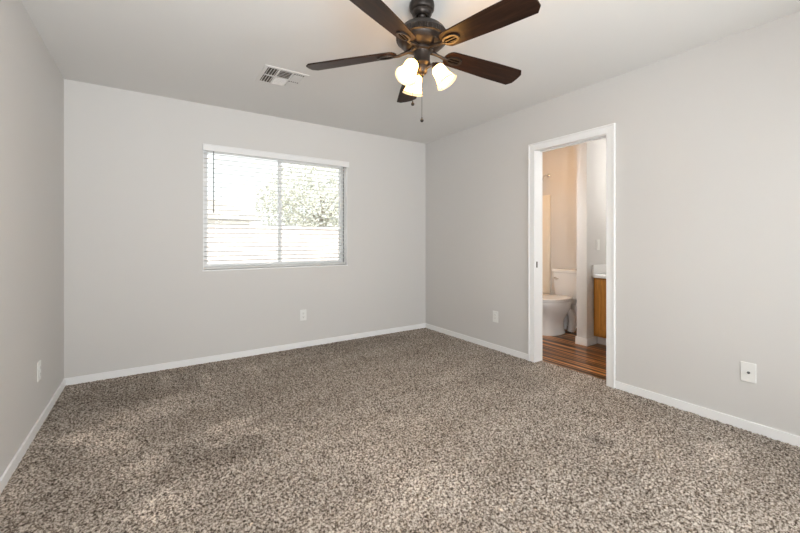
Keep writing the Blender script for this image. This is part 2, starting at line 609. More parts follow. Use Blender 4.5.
obj('jamb', bm, M['trim'], door)
obj('sliding_track', boxes((0.032, 0.068, DY0, DY1, DZ + 0.012, DZ + 0.018)), M['dark'], door, label='dark track recess in the door head')
obj('strike_plate', boxes((0.018, 0.034, DY1 - 0.002, DY1, 0.895, 0.952)), M['bronze'], door, label='dark metal strike plate')

# ------------------------------------------------------------------ window in the back wall
def slider_window(name, x0, x1, z0, z1, y, sgn, label):
    """two-sash sliding window standing in the outer half of the wall; sgn points outdoors"""
    w = thing(name, label, 'window', (0, y, 0), kind='structure')
    fy0, fy1 = sorted((sgn * 0.085, sgn * 0.145))
    bm = bmesh.new()
    add_frame(bm, x0, x1, fy0, fy1, z0, z1, 0.022)
    obj('window_frame', bm, M['vinyl'], w)
    xm = (x0 + x1) / 2
    for k, (a, b) in enumerate(((x0 + 0.018, xm + 0.016), (xm - 0.016, x1 - 0.018))):
        c = sgn * (0.10 if k == 0 else 0.128)
        bm = bmesh.new()
        add_frame(bm, a, b, c - 0.011, c + 0.011, z0 + 0.018, z1 - 0.018, 0.030)
        s = obj('sash', bm, M['vinyl'], w)
        obj('pane', boxes((a + 0.03, b - 0.03, c - 0.002, c + 0.002, z0 + 0.048, z1 - 0.048)), M['glass'], s)
    xg0, xg1 = x1 - 0.0135, x1 - 0.0075
    yg0, yg1 = sorted((sgn * 0.078, sgn * 0.0848))
    obj('gasket', boxes((xg0, xg1, yg0, yg1, z0 + 0.002, z1 - 0.002)), M['greydark'], w, label='dark gasket strip along the frame')
    return w


slider_window('window_1', WX0, WX1, WZ0, WZ1, YB, 1, 'white framed two-pane sliding window behind the blind')
slider_window('window_added', FX0, FX1, FZ0, FZ1, YF + 0.03, -1, 'wide white framed window added behind the camera for the fill light')  # unseen window, added as an opening for the fill light
struct('trim_1', boxes((WX0 - 0.004, WX1 + 0.004, YB - 0.010, YB + 0.085, WZ0 - 0.012, WZ0)), M['trim'], 'thin white sill under the window blind', 'window sill')

struct('trim_2', boxes((WX1 - 0.006, WX1, YB - 0.002, YB + 0.085, WZ0, WZ1)), M['trim'], 'white liner of the right window reveal', 'window trim')
struct('trim_3', boxes((WX0, WX0 + 0.006, YB - 0.002, YB + 0.085, WZ0, WZ1)), M['trim'], 'white liner of the left window reveal', 'window trim')

# the blind hangs in the window opening
bl = thing('window_blind', 'white wide-slat blind hanging open in the window', 'blind', ((WX0 + WX1) / 2, YB, WZ1))
hw = (WX1 - WX0) / 2
bm = bmesh.new()
add_box(bm, -hw - 0.004, hw + 0.018, -0.020, -0.006, -0.054, 0.008, 0.003)
add_box(bm, -hw - 0.004, hw + 0.018, -0.022, -0.006, 0.001, 0.008, 0.002)
add_box(bm, hw + 0.006, hw + 0.018, -0.006, -0.001, -0.054, 0.008)
add_box(bm, -hw - 0.004, -hw + 0.004, -0.006, -0.001, -0.054, 0.008)
obj('valance', bm, M['vinyl'], bl)
obj('head_rail', boxes((-hw + 0.012, hw - 0.012, 0.004, 0.052, -0.045, -0.004)), M['slat'], bl)
bm = bmesh.new()
pitch, n_sl = 0.0445, 24
sx0, sx1 = -hw + 0.008, hw - 0.014
for k in range(n_sl):
    z = -0.075 - k * pitch
    tl = math.radians(5)
    b = bmesh.new()
    prof = [(-0.024, 0.0), (-0.012, 0.0022), (0.0, 0.003), (0.012, 0.0022), (0.024, 0.0)]
    pts = [(p, q + 0.0014) for p, q in prof] + [(p, q - 0.0014) for p, q in prof[::-1]]
    pts = [(p * math.cos(tl) - q * math.sin(tl), p * math.sin(tl) + q * math.cos(tl)) for p, q in pts]
    v0 = [b.verts.new((sx0, 0.030 + p, z + q)) for p, q in pts]
    v1 = [b.verts.new((sx1, 0.030 + p, z + q)) for p, q in pts]
    for i in range(len(pts)):
        j = (i + 1) % len(pts)
        b.faces.new((v0[i], v0[j], v1[j], v1[i]))
    b.faces.new(v0)
    b.faces.new(v1[::-1])
    bmesh.ops.recalc_face_normals(b, faces=b.faces)
    merge(bm, b)
obj('slats', bm, M['slat'], bl)
bm = bmesh.new()
add_box(bm, sx0, sx1, 0.006, 0.054, -(WZ1 - WZ0) + 0.003, -(WZ1 - WZ0) + 0.024, 0.004)
obj('bottom_rail', bm, M['slat'], bl)
for xc in (-hw + 0.16, -0.25, 0.22, hw - 0.16):
    bm = bmesh.new()
    for yy in (0.0045, 0.0555):
        add_tube(bm, [(xc, yy, -0.04), (xc, yy, -(WZ1 - WZ0) + 0.02)], 0.0009, 6)
    obj('ladder_cord', bm, M['slat'], bl)
bm = bmesh.new()
xw = 0.487 - (WX0 + WX1) / 2
add_tube(bm, [(xw, 0.002, -0.05), (xw, -0.006, -0.075), (xw, -0.008, -0.64)], 0.0042, 8)
obj('tilt_wand', bm, M['greydark'], bl, smooth=True, label='grey tilt wand')

# ------------------------------------------------------------------ carpet (cut pile, one object)
def carpet():
    def patch(xs, ys, rng):
        nx, ny = len(xs), len(ys)
        gx, gy = np.meshgrid(xs, ys)
        gx = gx + rng.uniform(-0.0015, 0.0015, gx.shape)
        gy = gy + rng.uniform(-0.0015, 0.0015, gy.shape)
        gx[:, 0], gx[:, -1] = xs[0], xs[-1]
        gy[0, :], gy[-1, :] = ys[0], ys[-1]
        gz = rng.uniform(-0.008, 0.0015, gx.shape)
        gz[0, :] = gz[-1, :] = -0.004
        gz[:, 0] = gz[:, -1] = -0.004
        idx = np.arange(nx * ny).reshape(ny, nx)
        f = np.stack([idx[:-1, :-1], idx[:-1, 1:], idx[1:, 1:], idx[1:, :-1]], -1).reshape(-1, 4)
        return np.stack([gx, gy, gz], -1).reshape(-1, 3), f
    rng = np.random.default_rng(2)
    xs = np.linspace(XL, XR, 600)
    ys = np.concatenate([np.linspace(YF, 0.25, 60)[:-1], np.linspace(0.25, YB, 620)])
    v1, f1 = patch(xs, ys, rng)
    v2, f2 = patch(np.linspace(XR, XR + 0.095, 16), np.linspace(DY0, DY1, 110), rng)
    v = np.concatenate([v1, v2]).astype(np.float32)
    f = np.concatenate([f1, f2 + len(v1)]).astype(np.int32)
    me = bpy.data.meshes.new('carpet')
    me.vertices.add(len(v))
    me.vertices.foreach_set('co', v.ravel())
    me.loops.add(f.size)
    me.loops.foreach_set('vertex_index', f.ravel())
    me.polygons.add(len(f))
    me.polygons.foreach_set('loop_start', np.arange(0, f.size, 4, dtype=np.int32))
    me.update(calc_edges=True)
    me.materials.append(M['carpet'])
    o = bpy.data.objects.new('carpet', me)
    C.objects.link(o)
    tag(o, 'speckled brown and beige cut-pile carpet covering the bedroom floor', 'carpet', kind='stuff')


carpet()

# ------------------------------------------------------------------ ceiling fan
FX, FY = 1.2213, 1.6294
fan = thing('ceiling_fan', 'dark bronze ceiling fan with five walnut blades and three lit glass shades', 'ceiling fan', (FX, FY, H))


def Z(z):
    return z - H


bm = bmesh.new()
add_lathe(bm, [(0, 0), (0.066, 0), (0.068, -0.012), (0.066, -0.036), (0.060, -0.043), (0.055, -0.045), (0.054, -0.058), (0.049, -0.068),
               (0.041, -0.073), (0.032, -0.071), (0.029, -0.055), (0, -0.055)], 48)
obj('canopy', bm, M['bronze'], fan, smooth=True)
bm = bmesh.new()
add_ball(bm, (0, 0, -0.066), 0.022)
add_tube(bm, [(0, 0, -0.06), (0, 0, Z(2.315))], 0.0125, 16)
add_lathe(bm, [(0.0125, Z(2.345)), (0.021, Z(2.342)), (0.024, Z(2.325)), (0.030, Z(2.318))], 24)
obj('downrod', bm, M['bronze'], fan, smooth=True)
bm = bmesh.new()
add_lathe(bm, [(0.012, Z(2.330)), (0.050, Z(2.328)), (0.085, Z(2.318)), (0.110, Z(2.302)), (0.126, Z(2.286)), (0.134, Z(2.270)), (0.1385, Z(2.265)),
               (0.1405, Z(2.262)), (0.1405, Z(2.241)), (0.1385, Z(2.237)), (0.130, Z(2.233)), (0.126, Z(2.224)), (0.114, Z(2.214)), (0.109, Z(2.208)),
               (0.094, Z(2.203)), (0.088, Z(2.197)), (0.070, Z(2.193)), (0, Z(2.193))], 120, flute=(7, 8, 120, 0.006))
obj('motor_housing', bm, M['bronze'], fan, smooth=True)
bm = bmesh.new()
add_lathe(bm, [(0, Z(2.196)), (0.060, Z(2.196)), (0.062, Z(2.190)), (0.060, Z(2.178)), (0.046, Z(2.174)), (0.0435, Z(2.168)), (0.0435, Z(2.122)),
               (0.046, Z(2.118)), (0.046, Z(2.112)), (0.036, Z(2.104)), (0.031, Z(2.100)), (0.029, Z(2.070)), (0.022, Z(2.058)),
               (0.012, Z(2.054)), (0.010, Z(2.046)), (0, Z(2.042))], 48)
obj('switch_housing', bm, M['bronze'], fan, smooth=True)

BZ = Z(2.185)


def blade_outline():
    r0, r1, w0, w1 = 0.142, 0.662, 0.055, 0.071
    pts = []
    for k in range(11):                       # rounded root
        a = PI / 2 + PI * k / 10
        pts.append((r0 + 0.045 + 0.045 * math.cos(a), w0 * math.sin(a)))
    pts += [(0.45, -w1 + 0.003), (r1 - 0.028, -w1), (r1 - 0.003, -w1 + 0.030), (r1, 0), (r1 - 0.003, w1 - 0.030), (r1 - 0.028, w1), (0.45, w1 - 0.003)]
    return pts


def iron_mesh():
    bm = bmesh.new()
    # oval medallion with two slots, under the blade root
    cx, rx, ry, n = 0.203, 0.050, 0.031, 40
    b = bmesh.new()
    zt, zb = -0.0045, -0.0125
    ol = [(cx + rx * math.cos(2 * PI * k / n), ry * math.sin(2 * PI * k / n)) for k in range(n)]
    il = [(cx + (rx - 0.011) * math.cos(2 * PI * k / n), (ry - 0.010) * math.sin(2 * PI * k / n)) for k in range(n)]
    for lo, hi in ((ol, il),):
        va = [b.verts.new((x, y, zt)) for x, y in ol]
        vb = [b.verts.new((x, y, zb)) for x, y in ol]
        vc = [b.verts.new((x, y, zb)) for x, y in il]
        vd = [b.verts.new((x, y, zt)) for x, y in il]
        for k in range(n):
            j = (k + 1) % n
            b.faces.new((va[k], va[j], vb[j], vb[k]))
            b.faces.new((vb[k], vb[j], vc[j], vc[k]))
            b.faces.new((vc[k], vc[j], vd[j], vd[k]))
    bmesh.ops.recalc_face_normals(b, faces=b.faces)
    merge(bm, b)
    il2 = [(cx + (rx - 0.010) * math.cos(2 * PI * k / n), (ry - 0.009) * math.sin(2 * PI * k / n)) for k in range(n)]
    add_prism(bm, il2, -0.0095, zt)
    # curved arm reaching up to the motor
    add_tube(bm, [(0.052, 0, 0.003), (0.080, 0, 0.003), (0.105, 0, -0.003), (0.130, 0, -0.009), (0.165, 0, -0.010)],
             [0.012, 0.010, 0.0085, 0.0085, 0.007], 12)
    return bm


im = iron_mesh()
iron_src = bl_src = None
phi0 = 135.095
for k in range(5):
    a = math.radians(phi0 - 72 * k)
    mtx = Matrix.Rotation(a, 4, 'Z') @ Matrix.Rotation(math.radians(2.9), 4, 'Y') @ Matrix.Rotation(math.radians(-12.5), 4, 'X')
    if k == 0:
        bm = bmesh.new()
        add_prism(bm, blade_outline(), -0.004, 0.004, bev=0.0015)
        bo = bl_src = obj('blade', bm, M['blade'], fan)
        io = iron_src = obj('blade_iron', im, M['bronze'], fan, smooth=True)
        slots = []
        for yy in (-0.0085, 0.0085):
            bm = bmesh.new()
            add_box(bm, 0.172, 0.234, yy - 0.0045, yy + 0.0045, -0.0112, -0.0094, 0.0)
            slots.append(obj('slot', bm, M['black'], iron_src, label='dark slot in the medallion'))
    else:
        bo, io = bl_src.copy(), iron_src.copy()
        C.objects.link(bo)
        C.objects.link(io)
        bo.parent = io.parent = fan
        for sl in slots:
            so = sl.copy()
            C.objects.link(so)
            so.parent = io
    for o in (bo, io):
        o.matrix_local = Matrix.Translation((0, 0, BZ)) @ mtx

# three bell shades with arms and bulbs
SC = 0.93
bell = [(0.021, 0.0), (0.030, -0.004), (0.037, -0.014), (0.040, -0.028), (0.041, -0.045), (0.043, -0.062), (0.0475, -0.080), (0.0525, -0.093), (0.0555, -0.099),
        (0.054, -0.0995), (0.051, -0.0935), (0.046, -0.081), (0.0415, -0.063), (0.0395, -0.045), (0.0385, -0.028), (0.0355, -0.0155), (0.029, -0.0065), (0.019, -0.003)]
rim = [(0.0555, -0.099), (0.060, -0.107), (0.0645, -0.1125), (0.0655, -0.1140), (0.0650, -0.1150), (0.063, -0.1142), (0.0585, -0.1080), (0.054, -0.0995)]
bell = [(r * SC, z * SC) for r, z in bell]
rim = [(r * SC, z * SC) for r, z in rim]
for k, cam_ang in enumerate((-10, 110, 230)):
    a = math.radians(cam_ang - 33.5)
    frame = Matrix.Rotation(a, 4, 'Z')
    tilt = Matrix.Translation((0.080, 0, Z(2.090))) @ Matrix.Rotation(math.radians(-32), 4, 'Y')
    bm = bmesh.new()
    add_tube(bm, [(0.022, 0, Z(2.088)), (0.045, 0, Z(2.100)), (0.062, 0, Z(2.108)), (0.075, 0, Z(2.102))], [0.009, 0.008, 0.008, 0.010], 12)
    add_lathe(bm, [(0, 0.020), (0.014, 0.020), (0.022, 0.010), (0.025, 0.0), (0.0255, -0.012), (0.022, -0.012), (0, -0.004)], 32, tilt)
    o = obj('light_arm', bm, M['bronze'], fan, smooth=True)
    o.matrix_local = frame
    bm = bmesh.new()
    add_lathe(bm, bell, 48)
    s = obj('lamp_shade', bm, M['shade'], fan, smooth=True, label='glowing frosted glass bell shade')
    s.matrix_local = frame @ tilt
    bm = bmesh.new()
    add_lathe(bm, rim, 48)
    obj('rim', bm, M['rim'], s, smooth=True, label='flared rim of the shade, falloff of the glow set in its cream colour')
    bm = bmesh.new()
    add_lathe(bm, [(0.0, -0.004), (0.012, -0.006), (0.013, -0.022), (0.017, -0.036), (0.024, -0.050), (0.026, -0.062), (0.022, -0.076), (0.012, -0.085), (0, -0.087)], 24)
    obj('light_bulb', bm, M['bulb'], s, smooth=True)

for cl, zt, zb in ((-0.050, 2.115, 1.894), (0.0, 2.045, 1.805)):
    x = cl * math.cos(math.radians(-33.5))
    y = cl * math.sin(math.radians(-33.5))
    bm = bmesh.new()
    if cl:
        add_tube(bm, [(x * 0.75, y * 0.75, Z(zt)), (x, y, Z(zt) - 0.008), (x, y, Z(zb))], 0.0011, 6)
    else:
        add_tube(bm, [(x, y, Z(zt)), (x, y, Z(zb))], 0.0011, 6)
    nb = int((zt - zb - 0.01) / 0.006)
    pc = obj('pull_chain', bm, M['bronze'], fan, smooth=True)
    bm = bmesh.new()
    add_ball(bm, (x, y, Z(zb)), 0.0095)
    add_lathe(bm, [(0, 0.018), (0.003, 0.017), (0.004, 0.008), (0, 0.006)], 12, Matrix.Translation((x, y, Z(zb))))
    obj('pull_ball', bm, M['bronze'], pc, smooth=True)

# ------------------------------------------------------------------ ceiling vent
vx, vy = 0.853, 2.985
vent = thing('ceiling_vent', 'white square air register in the ceiling beside the fan', 'vent', (vx, vy, H))
s = 0.165
bm = bmesh.new()
add_frame(bm, -s, s, -s, s, -0.005, 0, 0.026, 'xy')
for b in ((-0.058, -0.046, -s + 0.026, s - 0.026, -0.0048, 0), (0.046, 0.058, -s + 0.026, s - 0.026, -0.0048, 0)):
    add_box(bm, *b)
for xa, xb in ((-s + 0.026, -0.058), (-0.046, 0.046), (0.058, s - 0.026)):
    add_box(bm, xa, xb, -0.008, 0.008, -0.0048, 0)
for k in range(1, 5):
    xm = 0.058 + (s - 0.026 - 0.058) * k / 5
    add_box(bm, xm - 0.003, xm + 0.003, -s + 0.026, -0.008, -0.0049, -0.002)
    add_box(bm, xm - 0.003, xm + 0.003, 0.008, s - 0.026, -0.0049, -0.002)
obj('frame', bm, M['vent'], vent)
obj('duct', boxes((-s + 0.02, s - 0.02, -s + 0.02, s - 0.02, -0.0012, -0.0002)), M['vent_back'], vent, label='dark duct opening behind the louvers')


def louvers(x0, x1, y0, y1, n, along, ang):
    bm = bmesh.new()
    for k in range(n):
        if along == 'y':
            p = x0 + (x1 - x0) * (k + 0.5) / n
            b = bmesh.new()
            add_box(b, -0.0055, 0.0055, y0, y1, -0.0005, 0.0005)
            merge(bm, b, Matrix.Translation((p, 0, -0.0048)) @ Matrix.Rotation(ang, 4, 'Y'))
        else:
            p = y0 + (y1 - y0) * (k + 0.5) / n
            b = bmesh.new()
            add_box(b, x0, x1, -0.0055, 0.0055, -0.0005, 0.0005)
            merge(bm, b, Matrix.Translation((0, p, -0.0048)) @ Matrix.Rotation(ang, 4, 'X'))
    return bm


q = s - 0.026
for (y0, y1) in ((-q, -0.008), (0.008, q)):
    obj('louvers', louvers(-q, -0.058, y0, y1, 4, 'y', math.radians(-38)), M['vent'], vent)
    obj('louvers', louvers(0.058, q, y0 + 0.020, y1, 5, 'y', math.radians(28)), M['vent'], vent)
obj('louvers', louvers(-0.046, 0.046, -q, -0.008, 5, 'x', math.radians(35)), M['vent'], vent)
obj('louvers', louvers(-0.046, 0.046, 0.008, q, 5, 'x', math.radians(-35)), M['vent'], vent)

# ------------------------------------------------------------------ outlets and switch plates (built facing -Y, back at y = 0)
def plate_mesh():
    bm = bmesh.new()
    add_box(bm, -0.036, 0.036, -0.006, 0.0, -0.059, 0.059, 0.0025)
    return bm


def screw(parent, z):
    bm = bmesh.new()
    add_lathe(bm, [(0, 0.0012), (0.0028, 0.001), (0.0032, 0)], 12, Matrix.Translation((0, -0.006, z)) @ Matrix.Rotation(PI / 2, 4, 'X'))
    obj('screw', bm, M['plate'], parent)


def duplex(label, loc, rz):
    t = thing('wall_outlet', label, 'outlet', loc, (0, 0, rz), group='wall outlets')
    obj('cover_plate', plate_mesh(), M['plate'], t)
    for zc in (-0.020, 0.020):
        bm = bmesh.new()
        ol = []
        for k in range(24):
            a = 2 * PI * k / 24
            ol.append((0.017 * math.cos(a), max(-0.0135, min(0.0135, 0.017 * math.sin(a)))))
        add_prism(bm, ol, 0, 0.0025, Matrix.Translation((0, -0.006, zc)) @ Matrix.Rotation(PI / 2, 4, 'X'))
        r = obj('receptacle', bm, M['plate'], t)
        obj('slot', boxes((-0.0075, -0.0050, -0.0090, -0.0084, zc - 0.002, zc + 0.007)), M['greydark'], r)
        obj('slot', boxes((0.0050, 0.0075, -0.0090, -0.0084, zc - 0.002, zc + 0.006)), M['greydark'], r)
        bm = bmesh.new()
        add_lathe(bm, [(0, 0.0005), (0.0028, 0.0005), (0.0028, 0)], 12, Matrix.Translation((0, -0.0085, zc - 0.008)) @ Matrix.Rotation(PI / 2, 4, 'X'))
        obj('ground_hole', bm, M['greydark'], r)
    screw(t, 0)
    return t


duplex('white duplex outlet on the wall under the window', (1.362, YB, 0.345), 0)
duplex('white outlet low on the left wall near the back corner', (XL, 3.163, 0.346), PI / 2)
# decorator style outlet between the corner and the bathroom door
t = thing('wall_outlet', 'white outlet on the right wall between back corner and bathroom door', 'outlet', (XR, 2.741, 0.347), (0, 0, -PI / 2), group='wall outlets')
obj('cover_plate', plate_mesh(), M['plate'], t)
bm = bmesh.new()
add_box(bm, -0.0165, 0.0165, -0.0085, -0.006, -0.0335, 0.0335, 0.001)
r = obj('receptacle', bm, M['plate'], t)
for zc in (-0.017, 0.017):
    for xs_ in (-0.0062, 0.0062):
        obj('slot', boxes((xs_ - 0.001, xs_ + 0.001, -0.0090, -0.0084, zc - 0.002, zc + 0.006)), M['greydark'], r)
screw(t, 0.045)
screw(t, -0.045)
# cable plate near the camera
t = thing('cable_plate', 'white wall plate with one dark cable socket, right of the bathroom door', 'wall plate', (XR, 0.7285, 0.351), (0, 0, -PI / 2))
obj('cover_plate', plate_mesh(), M['plate'], t)
bm = bmesh.new()
add_lathe(bm, [(0, 0.010), (0.0045, 0.010), (0.0048, 0.002), (0.0075, 0.002), (0.0075, 0)], 20, Matrix.Translation((0.002, -0.006, -0.002)) @ Matrix.Rotation(PI / 2, 4, 'X'))
obj('socket', bm, M['greydark'], t, label='dark threaded cable socket')
screw(t, 0.045)
screw(t, -0.045)
# rocker switch on the partition
t = thing('light_switch', 'white rocker light switch on the bathroom partition wall above the counter', 'light switch', (4.196, PY0, 1.105))
obj('cover_plate', plate_mesh(), M['plate'], t)
bm = bmesh.new()
add_box(bm, -0.0165, 0.0165, -0.0095, -0.006, -0.0335, 0.0335, 0.0015)
obj('rocker', bm, M['plate'], t)

# ------------------------------------------------------------------ bathroom: toilet
to = thing('toilet', 'white two-piece toilet with closed lid beside the partition wall', 'toilet', (XB - 0.01, 2.855, -0.006), (0, 0, PI))
bm = bmesh.new()
add_loft(bm, [(0.0, 0.510, 0.200, 0.112), (0.012, 0.510, 0.200, 0.112), (0.03, 0.510, 0.190, 0.103), (0.10, 0.508, 0.180, 0.096), (0.17, 0.502, 0.180, 0.100),
              (0.23, 0.484, 0.200, 0.122), (0.28, 0.486, 0.226, 0.148), (0.33, 0.486, 0.248, 0.166), (0.37, 0.487, 0.262, 0.172), (0.40, 0.488, 0.264, 0.174),
              (0.408, 0.488, 0.260, 0.170)], 48, 2.25)
add_box(bm, 0.02, 0.30, -0.105, 0.105, 0.345, 0.405, 0.02)
for sgn in (1, -1):
    add_tube(bm, [(0.36, sgn * 0.085, 0.30), (0.30, sgn * 0.092, 0.27), (0.25, sgn * 0.094, 0.20), (0.235, sgn * 0.094, 0.12), (0.25, sgn * 0.092, 0.05), (0.26, sgn * 0.090, 0.0)],
             [0.035, 0.042, 0.044, 0.042, 0.040, 0.042], 16)
    add_tube(bm, [(0.10, sgn * 0.06, 0.36), (0.12, sgn * 0.06, 0.25), (0.16, sgn * 0.06, 0.12), (0.20, sgn * 0.06, 0.0)], [0.05, 0.05, 0.05, 0.05], 16)
    add_ball(bm, (0.30, sgn * 0.128, 0.018), 0.014)
obj('bowl', bm, M['porcelain'], to, smooth=True)
bm = bmesh.new()
b = bmesh.new()
rows = []
for z, d, w in ((0.405, 0.080, 0.185), (0.42, 0.088, 0.195), (0.55, 0.094, 0.212), (0.735, 0.098, 0.226)):
    rows.append((z, 0.105, d, w))
add_loft(bm, rows, 48, 5.5)
obj('tank', bm, M['porcelain'], to, smooth=True)
bm = bmesh.new()
add_loft(bm, [(0.735, 0.105, 0.100, 0.228), (0.740, 0.107, 0.107, 0.236), (0.768, 0.107, 0.108, 0.237), (0.776, 0.107, 0.103, 0.232), (0.779, 0.107, 0.09, 0.22)], 48, 6)
obj('tank_lid', bm, M['porcelain'], to, smooth=True)
bm = bmesh.new()
add_loft(bm, [(0.409, 0.488, 0.260, 0.171), (0.413, 0.488, 0.266, 0.176), (0.424, 0.488, 0.266, 0.176), (0.427, 0.488, 0.262, 0.172)], 48, 2.2)
obj('seat', bm, M['porcelain'], to, smooth=True)
bm = bmesh.new()
add_loft(bm, [(0.429, 0.480, 0.266, 0.172), (0.432, 0.480, 0.273, 0.178), (0.442, 0.480, 0.273, 0.177), (0.448, 0.480, 0.258, 0.164), (0.4495, 0.480, 0.20, 0.12)], 48, 2.2)
add_box(bm, 0.205, 0.235, -0.085, -0.045, 0.407, 0.442, 0.006)
add_box(bm, 0.205, 0.235, 0.045, 0.085, 0.407, 0.442, 0.006)
obj('seat_lid', bm, M['porcelain'], to, smooth=True)
bm = bmesh.new()
add_tube(bm, [(0.198, -0.165, 0.665), (0.222, -0.165, 0.665)], 0.010, 12)
add_tube(bm, [(0.220, -0.165, 0.665), (0.226, -0.135, 0.661), (0.226, -0.105, 0.656)], [0.006, 0.006, 0.008], 10)
obj('flush_lever', bm, M['chrome'], to, smooth=True, label='small chrome flush lever')

# vanity
va = thing('vanity_cabinet', 'honey oak vanity cabinet beside the bathroom partition wall', 'cabinet', (4.11, 1.02, -0.006))
L = PY0 - 0.004 - 1.02
bm = boxes((0.018, 0.58, 0, L, 0.095, 0.745), (0.075, 0.58, 0, L, 0.0, 0.095))
obj('body', bm, M['oak'], va)
bm = boxes((0.071, 0.075, 0, L, 0.0, 0.095))
obj('toe_kick', bm, M['trim'], va, label='pale toe kick board')
bm = bmesh.new()
add_frame(bm, 0, 0.018, 0, L, 0.095, 0.745, 0.038, 'yz')
obj('face_frame', bm, M['oak'], va)
nd = 3
dw = (L - 0.08) / nd
for k in range(nd):
    y0 = 0.04 + k * dw - 0.008 + (0.012 if k else 0)
    y1 = 0.04 + (k + 1) * dw + (0.008 if k == nd - 1 else -0.004)
    bm = bmesh.new()
    add_box(bm, -0.012, -0.001, y0 + 0.05, y1 - 0.05, 0.17, 0.68)
    add_frame(bm, -0.020, -0.001, y0, y1, 0.125, 0.725, 0.055, 'yz')
    obj('door', bm, M['oak'], va)
ct = thing('vanity_countertop', 'white countertop with a raised side splash on the oak vanity', 'countertop', (4.075, 1.01, 0.740))
bm = bmesh.new()
add_box(bm, 0, XB - 0.002 - 4.075, 0, PY0 - 0.001 - 1.01, 0.0, 0.038, 0.006)
obj('slab', bm, M['marble'], ct)
bm = bmesh.new()
add_box(bm, 0.0, XB - 0.002 - 4.075, PY0 - 0.001 - 1.01 - 0.020, PY0 - 0.001 - 1.01, 0.038, 0.142, 0.004)
add_box(bm, XB - 0.022 - 4.075, XB - 0.002 - 4.075, 0, PY0 - 0.001 - 1.01 - 0.02, 0.038, 0.142, 0.004)
obj('splash', bm, M['marble'], ct)

# tub, surround and shower arm
tub = thing('bathtub', 'cream bathtub behind the toilet', 'bathtub', (XR + WT, 3.235, -0.006))
tl, tw = XB - 0.004 - (XR + WT) - 0.004, YB - 3.235 - 0.004
bm = bmesh.new()
b = bmesh.new()
def rr(x0, x1, y0, y1, z):
    return [b.verts.new((x0, y0, z)), b.verts.new((x1, y0, z)), b.verts.new((x1, y1, z)), b.verts.new((x0, y1, z))]
ra = rr(0.004, tl, 0, tw, 0)
rb_ = rr(0.004, tl, 0, tw, 0.405)
rc = rr(0.09, tl - 0.07, 0.07, tw - 0.06, 0.405)
rd = rr(0.20, tl - 0.12, 0.13, tw - 0.11, 0.06)
for p, q_ in ((ra, rb_), (rb_, rc), (rc, rd)):
    for k in range(4):
        b.faces.new((p[k], p[(k + 1) % 4], q_[(k + 1) % 4], q_[k]))
b.faces.new(rd)
b.faces.new(ra[::-1])
bmesh.ops.recalc_face_normals(b, faces=b.faces)
bmesh.ops.bevel(b, geom=[e for e in b.edges], offset=0.015, segments=3, affect='EDGES', profile=0.5)
merge(bm, b)
obj('basin', bm, M['surround'], tub, smooth=True)
su = thing('shower_surround', 'cream acrylic shower surround panel above the bathtub', 'shower wall', (0, 0, 0))
bm = bmesh.new()
add_box(bm, XB - 0.014, XB - 0.001, 3.235, YB - 0.002, 0.40, 1.80, 0.005)
add_box(bm, XB - 0.026, XB - 0.001, 3.235, 3.275, 0.40, 1.80, 0.008)
obj('end_panel', bm, M['surround'], su, smooth=True)
bm = bmesh.new()
add_box(bm, XR + WT + 0.02, XB - 0.015, YB - 0.014, YB - 0.001, 0.40, 1.80, 0.005)
obj('side_panel', bm, M['surround'], su, smooth=True)
sh = thing('wall_shower', 'chrome shower arm with round flange high on the bathroom wall', 'shower', (XB, 3.275, 2.072))
bm = bmesh.new()
add_lathe(bm, [(0, 0.012), (0.014, 0.012), (0.026, 0.006), (0.030, 0)], 32, Matrix.Translation((0, 0, 0)) @ Matrix.Rotation(-PI / 2, 4, 'Y'))
obj('flange', bm, M['chrome'], sh, smooth=True)
bm = bmesh.new()
add_tube(bm, [(-0.005, 0, 0), (-0.05, 0, 0.002), (-0.10, 0.0, -0.012), (-0.135, 0.0, -0.045)], 0.011, 14)
obj('pipe', bm, M['chrome'], sh, smooth=True)
bm = bmesh.new()
add_lathe(bm, [(0, 0.022), (0.014, 0.020), (0.016, 0.0), (0.034, -0.035), (0.036, -0.042), (0, -0.044)], 28,
          Matrix.Translation((-0.143, 0, -0.056)) @ Matrix.Rotation(math.radians(40), 4, 'Y'))
obj('shower_head', bm, M['chrome'], sh, smooth=True)

# bathroom lamps out of sight from here, and a globe added to light the toilet
def dome(label, x, y, m):
    cl = thing('ceiling_light', label, 'lamp', (x, y, H))
    bm = bmesh.new()
    add_lathe(bm, [(0, 0), (0.15, 0), (0.15, -0.02), (0.14, -0.022)], 40)
    obj('base', bm, M['brass'], cl, smooth=True)
    bm = bmesh.new()
    add_lathe(bm, [(0.138, -0.018), (0.132, -0.045), (0.105, -0.072), (0.06, -0.086), (0, -0.090)], 40)
    obj('diffuser', bm, m, cl, smooth=True)


dome('round orange-lit ceiling light over the toilet', 3.85, 3.0, M['warm_diffuser'])
wl = thing('toilet_fill_globe', 'white globe added out of sight to brighten the toilet', 'lamp', (XR + WT, 2.72, 1.45))  # globe added unseen to brighten the front of the toilet
bm = bmesh.new()
add_lathe(bm, [(0, 0.02), (0.045, 0.018), (0.055, 0)], 28, Matrix.Rotation(PI / 2, 4, 'Y'))
add_tube(bm, [(0.01, 0, 0), (0.06, 0, 0)], 0.012, 12)
obj('base', bm, M['brass'], wl, smooth=True)
bm = bmesh.new()
add_ball(bm, (0.115, 0, 0), 0.07, 24)
obj('globe', bm, M['fill_glow'], wl, smooth=True)
vl = thing('vanity_light', 'wall light bar with two shades above the vanity', 'lamp', (XB, 1.62, 1.98))
bm = bmesh.new()
add_box(bm, -0.03, 0.0, -0.25, 0.25, -0.05, 0.05, 0.006)
obj('base', bm, M['brass'], vl)
